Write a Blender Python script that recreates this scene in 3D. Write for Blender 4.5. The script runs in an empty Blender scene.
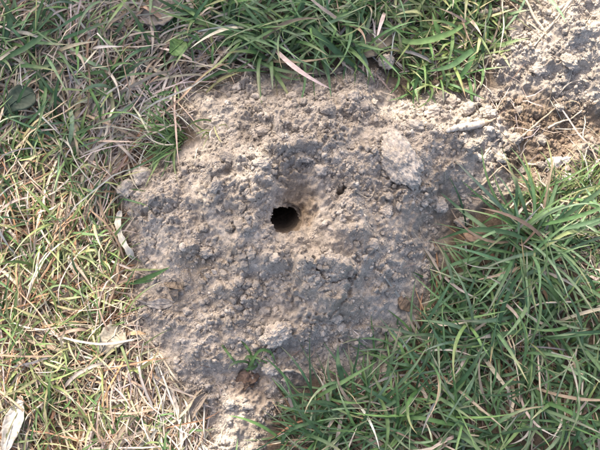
import bpy, math, random
import numpy as np
from mathutils import Vector, Matrix, noise as mnoise

R = math.radians
random.seed(7)
rng = np.random.default_rng(7)
scene = bpy.context.scene
col = scene.collection

# ------------------------------------------------------------------ camera
CAM = np.array((0.0, -0.20, 1.0)); TGT = np.array((0.0, 0.004, 0.01))
HFOV = R(33.6)
cam_d = bpy.data.cameras.new('camera'); cam = bpy.data.objects.new('camera', cam_d); col.objects.link(cam)
cam.location = CAM
cam.rotation_euler = Vector(TGT - CAM).to_track_quat('-Z', 'Y').to_euler()
cam_d.sensor_fit = 'HORIZONTAL'; cam_d.angle = HFOV
cam_d.clip_start = 0.02; cam_d.clip_end = 200
scene.camera = cam

# ------------------------------------------------------------------ sky and sun
SUN_EL, SUN_AZ = R(44), R(116)            # azimuth: counted from +x to the sun, y is up in the picture
SUN = np.array((math.cos(SUN_EL)*math.cos(SUN_AZ), math.cos(SUN_EL)*math.sin(SUN_AZ), math.sin(SUN_EL)))
world = bpy.data.worlds.new('World'); scene.world = world; world.use_nodes = True
wn = world.node_tree.nodes; wl = world.node_tree.links
sky = wn.new('ShaderNodeTexSky'); sky.sky_type = 'NISHITA'; sky.sun_disc = False
sky.sun_elevation = SUN_EL; sky.sun_rotation = R(90) - SUN_AZ
sky.dust_density = 6.0; sky.air_density = 0.75; sky.ozone_density = 0.4
wn['Background'].inputs['Strength'].default_value = 0.15
wl.new(sky.outputs['Color'], wn['Background'].inputs['Color'])
sun_d = bpy.data.lights.new('sun', 'SUN'); sun_d.energy = 2.25; sun_d.angle = R(0.53); sun_d.color = (1, 0.92, 0.82)
sun = bpy.data.objects.new('sun', sun_d); col.objects.link(sun)
sun.rotation_euler = Vector(SUN).to_track_quat('Z', 'Y').to_euler(); sun.location = (-1, 2, 3)
scene.view_settings.view_transform = 'Standard'; scene.view_settings.look = 'None'
scene.view_settings.gamma = 1; scene.view_settings.use_curve_mapping = False
scene.view_settings.exposure = 2.03

# ------------------------------------------------------------------ pixel (600x450 photo) -> point on the ground
_f = TGT - CAM; _f /= np.linalg.norm(_f)
_r = np.cross(_f, (0, 0, 1)); _r /= np.linalg.norm(_r)
_u = np.cross(_r, _f)
_k = math.tan(HFOV/2)/300.0
def plane(px, py, z=0.0):
    px = np.asarray(px, float); py = np.asarray(py, float)
    d = _f + ((px-300)*_k)[..., None]*_r + ((225-py)*_k)[..., None]*_u
    t = (z - CAM[2])/d[..., 2]
    return CAM + d*t[..., None]
def PL(pts, z=0.0):
    a = np.array(pts, float); return plane(a[:, 0], a[:, 1], z)[:, :2]

# ------------------------------------------------------------------ numpy noise
def _hash(ix, iy, s):
    h = (ix.astype(np.int64)*374761393 + iy.astype(np.int64)*668265263 + s*974634777) & 0x7fffffff
    h = ((h ^ (h >> 13))*1274126177) & 0x7fffffff
    return ((h ^ (h >> 16)) & 0xffff)/65535.0
def vnoise(x, y, f, s=0):
    x = x*f; y = y*f
    x0 = np.floor(x); y0 = np.floor(y); fx = x-x0; fy = y-y0
    fx = fx*fx*fx*(fx*(fx*6-15)+10); fy = fy*fy*fy*(fy*(fy*6-15)+10)
    a = _hash(x0, y0, s); b = _hash(x0+1, y0, s); c = _hash(x0, y0+1, s); d = _hash(x0+1, y0+1, s)
    return (a+(b-a)*fx)*(1-fy) + (c+(d-c)*fx)*fy - 0.5
def fbm(x, y, f, o=4, s=0, g=0.5):
    r = 0; a = 1
    for i in range(o):
        c, n = math.cos(0.7*i), math.sin(0.7*i)
        r = r + a*vnoise(x*c-y*n, x*n+y*c, f*2**i, s+i*17); a *= g
    return r
def sstep(a, b, x):
    t = np.clip((x-a)/(b-a), 0, 1); return t*t*(3-2*t)
def sdf(x, y, poly):                       # signed distance, positive inside
    d = np.full(x.shape, 1e9); ins = np.zeros(x.shape, bool)
    n = len(poly)
    for i in range(n):
        ax, ay = poly[i]; bx, by = poly[(i+1) % n]
        ex, ey = bx-ax, by-ay; wx, wy = x-ax, y-ay
        t = np.clip((wx*ex+wy*ey)/(ex*ex+ey*ey+1e-12), 0, 1)
        d = np.minimum(d, (wx-ex*t)**2+(wy-ey*t)**2)
        c = ((ay > y) != (by > y)) & (x < ex*(y-ay)/(ey if abs(ey) > 1e-12 else 1e-12)+ax)
        ins ^= c
    d = np.sqrt(d); return np.where(ins, d, -d)

# ------------------------------------------------------------------ outlines read from the photograph
SOIL = PL([(183,82),(205,88),(225,84),(250,74),(270,76),(300,80),(330,80),(350,66),(378,72),(396,98),(425,95),(462,88),(490,98),
           (520,110),(545,120),(548,150),(520,170),(510,195),(478,205),(450,215),(440,250),(428,290),(418,330),(396,350),(372,378),
           (345,380),(318,374),(292,390),(272,420),(262,475),(205,475),(208,425),(200,395),(165,385),(148,350),(134,330),(130,290),
           (134,260),(124,225),(114,200),(114,180),(150,165),(172,150),(196,140),(188,112)])
MOUND2 = PL([(488,62),(508,28),(528,2),(545,-40),(660,-60),(720,20),(680,110),(625,118),(590,108),(560,100),(530,92),(505,84)])
MOIST = PL([(478,92),(520,86),(560,100),(600,108),(640,118),(640,142),(595,146),(572,166),(545,188),(515,198),(490,170),(502,135)])

def hz(z): return lambda x, y: plane(x, y, z)[:2]
HOLE = plane(288, 224, 0.028)[:2]
FUN = plane(299, 202, 0.045)[:2]
SLIT = plane(341, 191, 0.05)[:2]
POCKET = plane(245, 384, 0.0)[:2]
CAVE = plane(303, 168, 0.05)[:2]

def gauss(x, y, c, sx, sy, ang=0.0):
    ca, sa = math.cos(ang), math.sin(ang)
    dx, dy = x-c[0], y-c[1]
    u = dx*ca+dy*sa; v = -dx*sa+dy*ca
    return np.exp(-(u/sx)**2-(v/sy)**2)

# raised masses of the mound: px, py, half length, half width, angle (deg), height mm
MASSES = [(330,285,34,24,-30,15),(352,255,30,24,20,8),(262,250,40,22,15,6),(240,170,34,26,-30,7),(232,215,28,30,0,5),
          (340,150,40,26,-15,6),(300,118,34,20,0,7),(385,250,34,36,0,5),(400,150,30,40,-60,6),(345,100,26,14,10,6),
          (350,225,16,26,10,8),(205,185,20,30,0,5),(440,150,34,26,0,6),(470,130,30,16,10,5),(180,235,22,20,0,5),
          (290,150,24,10,0,8),(265,195,12,26,0,7),(420,200,24,20,0,6),(225,280,24,16,0,3),(300,325,40,16,10,4),
          (160,190,20,16,0,5),(250,425,10,30,0,5),(228,425,9,24,10,6),(375,340,30,18,0,3)]
BLOCK = PL([(296,264),(318,250),(344,258),(358,276),(352,298),(340,317),(316,320),(300,308),(290,286)], 0.05)
CRACK = [PL(c, 0.05) for c in [[(316,292),(324,286),(334,287),(344,281),(353,277)],[(325,285),(320,272),(310,262)],
          [(352,277),(350,292),(341,306),(330,318)],[(262,172),(268,160),(280,156)],[(232,150),(228,166),(236,180)],
          [(206,190),(214,181),(218,172)],[(336,116),(345,108),(352,103)],[(372,190),(379,204),(376,214)]]]

def macro(x, y):
    sd = sdf(x, y, SOIL); s2 = sdf(x, y, MOUND2)
    wob = 0.010*fbm(x, y, 40, 3, 5)
    m = sstep(-0.006, 0.05, sd+wob)
    h = 0.007*fbm(x, y, 9, 4, 1) + 0.004*fbm(x, y, 60, 3, 2)
    c0 = plane(305, 205, 0.02)[:2]
    dome = 0.010 + 0.042*gauss(x, y, c0, 0.150, 0.125)
    h = h + m*dome
    fd = np.hypot((x-FUN[0]), (y-FUN[1]))
    h = h + m*0.008*np.exp(-((fd-0.055)/0.022)**2)
    for (px, py, a, b, an, hh) in MASSES:
        c = plane(px, py, 0.035)[:2]
        g = gauss(x + 0.006*vnoise(x, y, 90, 9), y + 0.006*vnoise(x, y, 90, 11), c, a/1000, b/1000, R(an))
        h = h + 1.45*hh/1000*np.clip(sstep(0.15, 0.62, g), 0, 1)*m
    bw = 0.016*fbm(x, y, 70, 4, 15, 0.6)
    h = h + 0.013*sstep(-0.002, 0.006, sdf(x, y, BLOCK)+bw)
    # second heap in the upper right corner
    c2 = plane(640, -10, 0.0)[:2]
    h = h + sstep(-0.012, 0.095, s2+wob)*(0.012+0.045*gauss(x, y, c2, 0.19, 0.17) + 0.012*fbm(x, y, 22, 3, 31))
    # damp scrape between the heaps
    h = h - 0.007*sstep(0.0, 0.03, sdf(x, y, MOIST))
    # flat trodden spots low on the mound
    for (px, py, a, b, d) in [(150,290,20,28,5),(200,290,26,22,4),(170,340,24,24,5),(370,345,24,20,5),(247,383,17,15,13),(300,355,30,10,3)]:
        h = h - d/1000*gauss(x, y, plane(px, py, 0.0)[:2], a/1000, b/1000)
    return h, sd, s2

def pits(x, y, h):
    wx = x + 0.0052*fbm(x, y, 130, 3, 41, 0.6); wy = y + 0.0052*fbm(x, y, 130, 3, 43, 0.6)
    # funnel that leads into the burrow, open to the upper right
    d = np.sqrt(((wx-FUN[0])*math.cos(0.5)+(wy-FUN[1])*math.sin(0.5))**2/0.024**2 + (-(wx-FUN[0])*math.sin(0.5)+(wy-FUN[1])*math.cos(0.5))**2/0.031**2)
    h = h - 0.017*(1-sstep(0.1, 1.1, d))
    h = h - 0.005*gauss(wx, wy, CAVE, 0.015, 0.008, 0.2)
    dh = np.sqrt((wx-HOLE[0])**2/0.0172**2 + (wy-HOLE[1])**2/0.0180**2)
    h = h - 0.007*(1-sstep(0.8, 1.6, dh))
    ds = np.sqrt(((wx-SLIT[0])*0.95+(wy-SLIT[1])*0.3)**2/0.0062**2 + (-(wx-SLIT[0])*0.3+(wy-SLIT[1])*0.95)**2/0.0038**2)
    h = h - 0.016*(1-sstep(0.4, 1.2, ds))
    return h, d, dh, ds

# ------------------------------------------------------------------ ground height field (dense in view, wider steps outside)
def axis(lo, hi, st, far, grow=1.22):
    a = list(np.arange(lo, hi+st/2, st)); s = st; v = a[-1]; up = []
    while v < far: s *= grow; v += s; up.append(v)
    s = st; v = a[0]; dn = []
    while v > -far: s *= grow; v -= s; dn.append(v)
    return np.array(dn[::-1]+a+up)
XS = axis(-0.36, 0.36, 0.0012, 25); YS = axis(-0.285, 0.305, 0.0012, 25)
GX, GY = np.meshgrid(XS, YS)
near = (np.abs(GX) < 1.2) & (np.abs(GY) < 1.2)
H, SD, S2 = macro(GX, GY)
soilm = np.maximum(sstep(-0.010, 0.012, SD+0.012*fbm(GX, GY, 50, 3, 21)), sstep(-0.01, 0.01, np.maximum(S2, sdf(GX, GY, MOIST))+0.012*fbm(GX, GY, 50, 3, 22)))
moist = sstep(-0.01, 0.02, sdf(GX, GY, MOIST)+0.02*fbm(GX, GY, 60, 3, 23))
# crumbly relief: rounded crumbs stamped into the surface
POWDER = [(400,300,50),(160,290,26),(195,285,24),(170,345,30),(380,345,30),(380,230,24),(200,120,26)]
powd = np.zeros(GX.shape)
for (px, py, r) in POWDER: powd = np.maximum(powd, gauss(GX, GY, plane(px, py, 0.02)[:2], r/1000, r/1000))
H = H + soilm*(0.0055*np.abs(fbm(GX, GY, 45, 4, 61, 0.55))*2 - 0.002)*(1-0.6*powd)
WX = np.where(near, 0.0016*fbm(GX, GY, 260, 3, 301, 0.6), 0); WY = np.where(near, 0.0016*fbm(GX, GY, 260, 3, 302, 0.6), 0)
WH = np.where(near, 1+1.1*fbm(GX, GY, 330, 3, 303, 0.65), 1)
def stamp(n, r0, r1, power, amt, seed):
    g = np.random.default_rng(seed); dl = np.zeros_like(H)
    xs = g.uniform(-0.34, 0.34, n); ys = g.uniform(-0.27, 0.29, n)
    rs = r0 + (r1-r0)*g.random(n)**power
    i0 = np.searchsorted(XS, xs); j0 = np.searchsorted(YS, ys)
    for k in range(n):
        i, j = i0[k], j0[k]
        if soilm[j, i] < 0.4 or g.random() < powd[j, i]*0.8: continue
        w = int(rs[k]/0.0012)+2
        sl = (slice(max(j-w, 0), j+w+1), slice(max(i-w, 0), i+w+1))
        an = g.random()*3.14; hk = amt*g.uniform(0.5, 1.15); e = g.uniform(0.6, 1.0)
        wf = min(1.0, rs[k]/0.0035); dx = GX[sl]+WX[sl]*wf-xs[k]; dy = GY[sl]+WY[sl]*wf-ys[k]
        u = dx*math.cos(an)+dy*math.sin(an); v = (-dx*math.sin(an)+dy*math.cos(an))/e
        q = 1-(u*u+v*v)/rs[k]**2
        dl[sl] = np.maximum(dl[sl], np.clip(q, 0, 1)**0.45*rs[k]*hk*WH[sl])
    return dl
H = H + stamp(420, 0.008, 0.017, 1.6, 0.38, 8)
H = H + stamp(1700, 0.004, 0.010, 2.8, 0.55, 3)
H = H + stamp(26000, 0.0015, 0.0040, 2.2, 0.75, 4)
for ci, c in enumerate(CRACK):
    dmin = np.full(GX.shape, 1e9); wx = GX+0.006*fbm(GX, GY, 110, 4, 71, 0.6); wy = GY+0.006*fbm(GX, GY, 90, 4, 72, 0.6)
    for i in range(len(c)-1):
        (ax, ay), (bx, by) = c[i], c[i+1]; ex, ey = bx-ax, by-ay
        t = np.clip(((wx-ax)*ex+(wy-ay)*ey)/(ex*ex+ey*ey), 0, 1)
        dmin = np.minimum(dmin, np.hypot(wx-ax-ex*t, wy-ay-ey*t))
    H = H - (0.007 if ci < 2 else 0.0035)*(1-sstep(0.0003, 0.0021, dmin))*sstep(-0.5, -0.1, vnoise(GX, GY, 110, 73))
H = H + np.where(near, (0.0006+0.0006*soilm)*fbm(GX, GY, 230, 2, 81, 0.8), 0)
Hs = H.copy()                                # before the burrow, used for seating things
H, FD, DH, DS = pits(GX, GY, H)

def ground(x, y):
    x = np.asarray(x, float); y = np.asarray(y, float)
    i = np.clip(np.searchsorted(XS, x)-1, 0, len(XS)-2); j = np.clip(np.searchsorted(YS, y)-1, 0, len(YS)-2)
    fx = np.clip((x-XS[i])/(XS[i+1]-XS[i]), 0, 1); fy = np.clip((y-YS[j])/(YS[j+1]-YS[j]), 0, 1)
    return (H[j, i]*(1-fx)+H[j, i+1]*fx)*(1-fy) + (H[j+1, i]*(1-fx)+H[j+1, i+1]*fx)*fy
def at(px, py, dz=0.0):                      # the ground point seen at a photo pixel
    z = 0.02
    for _ in range(8):
        p = plane(px, py, z+dz); z = 0.5*z+0.5*float(ground(p[0], p[1]))
    return np.array((p[0], p[1], z+dz))

# ------------------------------------------------------------------ materials
def mat(name):
    m = bpy.data.materials.new(name); m.use_nodes = True
    return m, m.node_tree.nodes, m.node_tree.links, m.node_tree.nodes['Principled BSDF']
def soil_material(name, attr=None, c0=(0.262, 0.221, 0.178), c1=(0.395, 0.346, 0.290), bump=0.5, rnd=False):
    m, n, l, b = mat(name)
    tc = n.new('ShaderNodeTexCoord')
    def nz(scale, det, rough=0.6):
        t = n.new('ShaderNodeTexNoise'); t.inputs['Scale'].default_value = scale; t.inputs['Detail'].default_value = det
        t.inputs['Roughness'].default_value = rough; l.new(tc.outputs['Object'], t.inputs['Vector']); return t
    a = nz(38, 6); f = nz(900, 4, 0.7)
    mx = n.new('ShaderNodeMix'); mx.data_type = 'RGBA'
    mx.inputs['A'].default_value = (*c0, 1); mx.inputs['B'].default_value = (*c1, 1)
    rp = n.new('ShaderNodeMapRange'); rp.inputs['From Min'].default_value = 0.3; rp.inputs['From Max'].default_value = 0.7
    l.new(a.outputs['Fac'], rp.inputs['Value']); l.new(rp.outputs['Result'], mx.inputs['Factor'])
    out = mx.outputs['Result']
    if attr:
        at_ = n.new('ShaderNodeAttribute'); at_.attribute_name = attr
        m2 = n.new('ShaderNodeMix'); m2.data_type = 'RGBA'; m2.blend_type = 'MULTIPLY'; m2.inputs['Factor'].default_value = 1
        l.new(out, m2.inputs['A']); l.new(at_.outputs['Color'], m2.inputs['B']); out = m2.outputs['Result']
    hs = n.new('ShaderNodeHueSaturation'); l.new(out, hs.inputs['Color'])
    fr = n.new('ShaderNodeMapRange'); fr.inputs['From Min'].default_value = 0.25; fr.inputs['From Max'].default_value = 0.75
    fr.inputs['To Min'].default_value = 0.62; fr.inputs['To Max'].default_value = 1.32
    l.new(f.outputs['Fac'], fr.inputs['Value'])
    if rnd:
        oi = n.new('ShaderNodeObjectInfo'); r2 = n.new('ShaderNodeMapRange'); r2.inputs['To Min'].default_value = 0.84; r2.inputs['To Max'].default_value = 1.14
        l.new(oi.outputs['Random'], r2.inputs['Value'])
        mm = n.new('ShaderNodeMath'); mm.operation = 'MULTIPLY'; l.new(fr.outputs['Result'], mm.inputs[0]); l.new(r2.outputs['Result'], mm.inputs[1])
        l.new(mm.outputs[0], hs.inputs['Value'])
    else: l.new(fr.outputs['Result'], hs.inputs['Value'])
    l.new(hs.outputs['Color'], b.inputs['Base Color'])
    b.inputs['Roughness'].default_value = 0.95; b.inputs['Specular IOR Level'].default_value = 0.15
    b1 = nz(480, 6, 0.7); dist = nz(700, 2)
    def vor(scale):                              # rounded granules
        w = n.new('ShaderNodeVectorMath'); w.operation = 'MULTIPLY_ADD'; w.inputs[1].default_value = (0.0011,)*3
        l.new(dist.outputs['Color'], w.inputs[0]); l.new(tc.outputs['Object'], w.inputs[2])
        v = n.new('ShaderNodeTexVoronoi'); v.inputs['Scale'].default_value = scale; l.new(w.outputs['Vector'], v.inputs['Vector']); return v
    v1, v2 = vor(300), vor(620)
    def mth(op, x, y):
        k = n.new('ShaderNodeMath'); k.operation = op
        for i_, q_ in enumerate((x, y)):
            if isinstance(q_, (int, float)): k.inputs[i_].default_value = q_
            else: l.new(q_, k.inputs[i_])
        return k.outputs[0]
    pm = nz(60, 3); pr_ = n.new('ShaderNodeMapRange'); pr_.inputs['From Min'].default_value = 0.35; pr_.inputs['From Max'].default_value = 0.62; pr_.inputs['To Min'].default_value = 0.35
    l.new(pm.outputs['Fac'], pr_.inputs['Value'])
    hgt = mth('ADD', mth('MULTIPLY', mth('MULTIPLY', v1.outputs['Distance'], -1.0), pr_.outputs['Result']), mth('ADD', mth('MULTIPLY', v2.outputs['Distance'], -0.5), mth('MULTIPLY', b1.outputs['Fac'], 0.9)))
    bp = n.new('ShaderNodeBump'); bp.inputs['Strength'].default_value = bump; bp.inputs['Distance'].default_value = 0.0019
    l.new(hgt, bp.inputs['Height']); l.new(bp.outputs['Normal'], b.inputs['Normal'])
    cv = n.new('ShaderNodeMapRange'); cv.inputs['To Min'].default_value = 0.80; cv.inputs['To Max'].default_value = 1.18
    sx = n.new('ShaderNodeSeparateColor'); l.new(v1.outputs['Color'], sx.inputs['Color']); l.new(sx.outputs['Red'], cv.inputs['Value'])
    lk = hs.inputs['Value'].links[0]; src = lk.from_socket; l.remove(lk)
    l.new(mth('MULTIPLY', src, cv.outputs['Result']), hs.inputs['Value'])
    return m
M_GROUND = soil_material('dry_soil', 'tint')
M_CLOD = soil_material('clod_soil', None, (0.285, 0.24, 0.192), (0.40, 0.35, 0.292), 0.5, True)
M_PALE = soil_material('pale_clod_soil', None, (0.31, 0.267, 0.216), (0.42, 0.37, 0.312), 0.4, False)
M_CRUMB = soil_material('crumb_soil', 'tint', bump=0.4)

def leaf_material(name, translucent=0.3, rough=0.5, spec=0.3):
    m, n, l, b = mat(name)
    a = n.new('ShaderNodeAttribute'); a.attribute_name = 'tint'
    tc = n.new('ShaderNodeTexCoord'); t = n.new('ShaderNodeTexNoise'); t.inputs['Scale'].default_value = 160; t.inputs['Detail'].default_value = 5
    l.new(tc.outputs['Object'], t.inputs['Vector'])
    hs = n.new('ShaderNodeHueSaturation'); mr = n.new('ShaderNodeMapRange')
    mr.inputs['From Min'].default_value = 0.25; mr.inputs['From Max'].default_value = 0.75; mr.inputs['To Min'].default_value = 0.7; mr.inputs['To Max'].default_value = 1.3
    l.new(t.outputs['Fac'], mr.inputs['Value']); l.new(mr.outputs['Result'], hs.inputs['Value']); l.new(a.outputs['Color'], hs.inputs['Color'])
    l.new(hs.outputs['Color'], b.inputs['Base Color']); b.inputs['Roughness'].default_value = rough; b.inputs['Specular IOR Level'].default_value = spec
    tr = n.new('ShaderNodeBsdfTranslucent'); l.new(hs.outputs['Color'], tr.inputs['Color'])
    ms = n.new('ShaderNodeMixShader'); ms.inputs['Fac'].default_value = translucent
    l.new(b.outputs['BSDF'], ms.inputs[1]); l.new(tr.outputs['BSDF'], ms.inputs[2])
    l.new(ms.outputs['Shader'], n['Material Output'].inputs['Surface'])
    return m
M_BLADE = leaf_material('grass_blade', 0.3, 0.5, 0.28)
M_STRAW = leaf_material('dry_straw', 0.2, 0.7, 0.2)
M_DEAD = leaf_material('dead_leaf', 0.15, 0.75, 0.2)
dl_n, dl_l = M_DEAD.node_tree.nodes, M_DEAD.node_tree.links           # decay spots and mottling on dead leaves
dl_t = dl_n.new('ShaderNodeTexNoise'); dl_t.inputs['Scale'].default_value = 130; dl_t.inputs['Detail'].default_value = 7; dl_t.inputs['Roughness'].default_value = 0.7
dl_tc = [q for q in dl_n if q.type == 'TEX_COORD'][0]; dl_l.new(dl_tc.outputs['Object'], dl_t.inputs['Vector'])
dl_r = dl_n.new('ShaderNodeMapRange'); dl_r.inputs['From Min'].default_value = 0.5; dl_r.inputs['From Max'].default_value = 0.68; dl_r.inputs['To Max'].default_value = 0.8
dl_m = dl_n.new('ShaderNodeMix'); dl_m.data_type = 'RGBA'; dl_m.inputs['B'].default_value = (0.11, 0.08, 0.055, 1)
dl_h = [q for q in dl_n if q.type == 'HUE_SAT'][0]; dl_b = dl_n['Principled BSDF']
dl_l.new(dl_t.outputs['Fac'], dl_r.inputs['Value']); dl_l.new(dl_r.outputs['Result'], dl_m.inputs['Factor']); dl_l.new(dl_h.outputs['Color'], dl_m.inputs['A']); dl_l.new(dl_m.outputs['Result'], dl_b.inputs['Base Color'])
dl_bp = dl_n.new('ShaderNodeBump'); dl_bp.inputs['Strength'].default_value = 0.6; dl_bp.inputs['Distance'].default_value = 0.001; dl_l.new(dl_t.outputs['Fac'], dl_bp.inputs['Height']); dl_l.new(dl_bp.outputs['Normal'], dl_b.inputs['Normal'])
M_TREE = leaf_material('tree_leaf', 0.2, 0.45, 0.4)

def simple(name, c0, c1, scale=120, rough=0.85, bump=0.3, spots=None):
    m, n, l, b = mat(name)
    tc = n.new('ShaderNodeTexCoord'); t = n.new('ShaderNodeTexNoise'); t.inputs['Scale'].default_value = scale; t.inputs['Detail'].default_value = 6
    l.new(tc.outputs['Object'], t.inputs['Vector'])
    mx = n.new('ShaderNodeMix'); mx.data_type = 'RGBA'; mx.inputs['A'].default_value = (*c0, 1); mx.inputs['B'].default_value = (*c1, 1)
    mr = n.new('ShaderNodeMapRange'); mr.inputs['From Min'].default_value = 0.3; mr.inputs['From Max'].default_value = 0.7
    l.new(t.outputs['Fac'], mr.inputs['Value']); l.new(mr.outputs['Result'], mx.inputs['Factor'])
    out = mx.outputs['Result']
    if spots:
        v = n.new('ShaderNodeTexVoronoi'); v.inputs['Scale'].default_value = spots[1]; l.new(tc.outputs['Object'], v.inputs['Vector'])
        vr = n.new('ShaderNodeMapRange'); vr.inputs['From Min'].default_value = 0.12; vr.inputs['From Max'].default_value = 0.24; vr.inputs['To Min'].default_value = 0.75; vr.inputs['To Max'].default_value = 0
        l.new(v.outputs['Distance'], vr.inputs['Value'])
        m2 = n.new('ShaderNodeMix'); m2.data_type = 'RGBA'; m2.inputs['B'].default_value = (*spots[0], 1)
        l.new(out, m2.inputs['A']); l.new(vr.outputs['Result'], m2.inputs['Factor']); out = m2.outputs['Result']
    l.new(out, b.inputs['Base Color']); b.inputs['Roughness'].default_value = rough; b.inputs['Specular IOR Level'].default_value = 0.2
    bp = n.new('ShaderNodeBump'); bp.inputs['Strength'].default_value = bump; bp.inputs['Distance'].default_value = 0.001
    l.new(t.outputs['Fac'], bp.inputs['Height']); l.new(bp.outputs['Normal'], b.inputs['Normal'])
    return m
M_POD = simple('pod_husk', (0.30, 0.255, 0.205), (0.48, 0.435, 0.375), 260, bump=0.6, spots=((0.13, 0.095, 0.065), 120))
M_HUSK = simple('husk', (0.40, 0.36, 0.28), (0.58, 0.53, 0.44), 120, spots=((0.08, 0.06, 0.045), 62))
M_TWIG = simple('twig_bark', (0.20, 0.15, 0.10), (0.36, 0.30, 0.23), 200)
M_STEM = simple('dry_stem', (0.34, 0.27, 0.19), (0.52, 0.44, 0.34), 120)
M_STONE = simple('pale_stone', (0.40, 0.35, 0.31), (0.58, 0.52, 0.47), 90, bump=0.5)
M_BARK = simple('bark', (0.10, 0.08, 0.06), (0.2, 0.165, 0.13), 40)

# ------------------------------------------------------------------ object helpers
def tag(o, label=None, cat=None, group=None, kind=None):
    if label: o['label'] = label
    if cat: o['category'] = cat
    if group: o['group'] = group
    if kind: o['kind'] = kind
    return o
def mesh_obj(name, v, f, m, parent=None, colr=None, smooth=True):
    me = bpy.data.meshes.new(name)
    v = np.asarray(v, np.float32).reshape(-1, 3); f = np.asarray(f, np.int32)
    k = f.shape[1]
    me.vertices.add(len(v)); me.vertices.foreach_set('co', v.ravel())
    me.loops.add(f.size); me.loops.foreach_set('vertex_index', f.ravel())
    me.polygons.add(len(f)); me.polygons.foreach_set('loop_start', np.arange(0, f.size, k, dtype=np.int32))
    me.polygons.foreach_set('use_smooth', np.full(len(f), smooth))
    me.update(calc_edges=True)
    if colr is not None:
        c = np.ones((len(v), 4), np.float32); c[:, :3] = np.asarray(colr, np.float32).reshape(-1, 3)
        me.color_attributes.new('tint', 'FLOAT_COLOR', 'POINT').data.foreach_set('color', c.ravel())
    me.materials.append(m)
    o = bpy.data.objects.new(name, me); col.objects.link(o)
    if parent: o.parent = parent; o.matrix_parent_inverse = Matrix.Translation(parent.location).inverted()
    return o
def empty(name, loc):
    o = bpy.data.objects.new(name, None); o.empty_display_size = 0.01; o.location = loc; col.objects.link(o); return o

# ------------------------------------------------------------------ ground, heaps, burrow
ny, nx = GX.shape
V = np.stack([GX, GY, H], -1).reshape(-1, 3)
idx = np.arange(ny*nx).reshape(ny, nx)
F = np.stack([idx[:-1, :-1], idx[:-1, 1:], idx[1:, 1:], idx[1:, :-1]], -1).reshape(-1, 4)
def facev(a): return ((a[:-1, :-1]+a[:-1, 1:]+a[1:, 1:]+a[1:, :-1])/4).reshape(-1)
warm = 0.5+fbm(GX, GY, 26, 3, 91)
base = np.stack([np.ones_like(H)]*3, -1)
base = base*(0.93+0.16*fbm(GX, GY, 14, 3, 92))[..., None]
lw = sstep(-0.13, -0.2, GX); lw = lw*sstep(-0.42, -0.36, GX); gm = sstep(-0.15, 0.2, fbm(GX, GY, 7, 3, 95))*np.maximum(sstep(0.3, 0.4, np.abs(GX)), sstep(0.25, 0.33, np.abs(GY)))
thatch = np.stack([0.34+0.07*lw-0.06*gm, 0.295+0.03*gm, 0.25-0.04*lw-0.07*gm], -1)*(0.9+0.5*fbm(GX, GY, 70, 3, 93))[..., None]
tint = base*soilm[..., None] + thatch*(1-soilm[..., None])
mo = np.array((0.52, 0.46, 0.40)); tint = tint*(1-moist[..., None]) + tint*mo*moist[..., None]
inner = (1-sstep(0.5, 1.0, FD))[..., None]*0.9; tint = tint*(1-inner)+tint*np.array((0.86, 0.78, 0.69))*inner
pk = gauss(GX, GY, POCKET, 0.022, 0.018)[..., None]; tint = tint*(1-pk*0.6)+tint*np.array((0.6, 0.48, 0.38))*pk*0.6
for (px, py, r, k) in [(198,272,22,0.8),(240,255,14,0.5),(168,300,18,0.6),(350,318,24,0.5),(225,300,18,0.5),(300,240,20,0.5),(190,105,18,0.6),(270,415,20,0.6),(430,205,30,0.5),(440,300,25,0.6)]:
    w = (k*gauss(GX+0.02*fbm(GX, GY, 50, 3, 97), GY+0.02*fbm(GX, GY, 50, 3, 98), plane(px, py, 0.03)[:2], r/1000, r/1000))[..., None]
    tint = tint*(1-w)+tint*np.array((0.80, 0.73, 0.63))*w
tint = tint.reshape(-1, 3)
fs, f2, fh, fsl = facev(SD), facev(S2), facev(DH), facev(DS)
reg = np.zeros(len(F), int)
reg[fs > 0] = 1; reg[(f2 > 0) & (fs <= 0)] = 2; reg[fh < 0.88] = 3; reg[fsl < 1.15] = 4
def submesh(name, r, parent=None):
    f = F[reg == r]; u, inv = np.unique(f, return_inverse=True)
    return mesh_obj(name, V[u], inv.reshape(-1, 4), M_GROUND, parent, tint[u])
tag(submesh('ground', 0), kind='structure')
mound = tag(submesh('soil_mound', 1), 'wide low mound of dry grey crumbly soil with a dark burrow hole', 'soil mound')
tag(submesh('soil_mound', 2), 'sunlit heap of pale bare earth in the upper right corner', 'soil mound')
# the tunnel dives under the upper rim and bends away
_S, _K = 30, 56; tv = np.zeros((_S, _K, 3)); aa = np.linspace(0, 2*math.pi, _K, endpoint=False)
_c = np.array((HOLE[0], HOLE[1], 0.0)); hr = float(ground(HOLE[0], HOLE[1])); dpt = 0.0
for k in range(_S):
    t_ = k/(_S-1); e = (1.42, 1.22, 1.09, 1.02)[k] if k < 4 else 1.0-0.08*t_
    ex = _c[0]+np.cos(aa)*0.0160*e; ey = _c[1]+np.sin(aa)*0.0168*e
    if k < 3: ez = ground(ex, ey)-(0.0012, 0.0022, 0.0045)[k]
    else:
        dpt = 0.0075+0.0052*(k-3); ez = np.full(_K, hr-dpt); _c = _c+np.array((-0.0009, 0.0015+0.0001*k, 0))
        rr_ = 1+0.10*fbm(aa*0.02+k*0.006, aa*0+k*0.011, 60, 3, 501); ex = _c[0]+np.cos(aa)*0.0160*e*rr_; ey = _c[1]+np.sin(aa)*0.0168*e*rr_
    tv[k] = np.stack([ex, ey, ez], 1)
i_ = np.arange(_S-1)[:, None]*_K; j_ = np.arange(_K)[None]; j2_ = (j_+1) % _K
tq = np.stack([i_+j_, i_+j2_, i_+_K+j2_, i_+_K+j_], -1).reshape(-1, 4)
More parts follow.
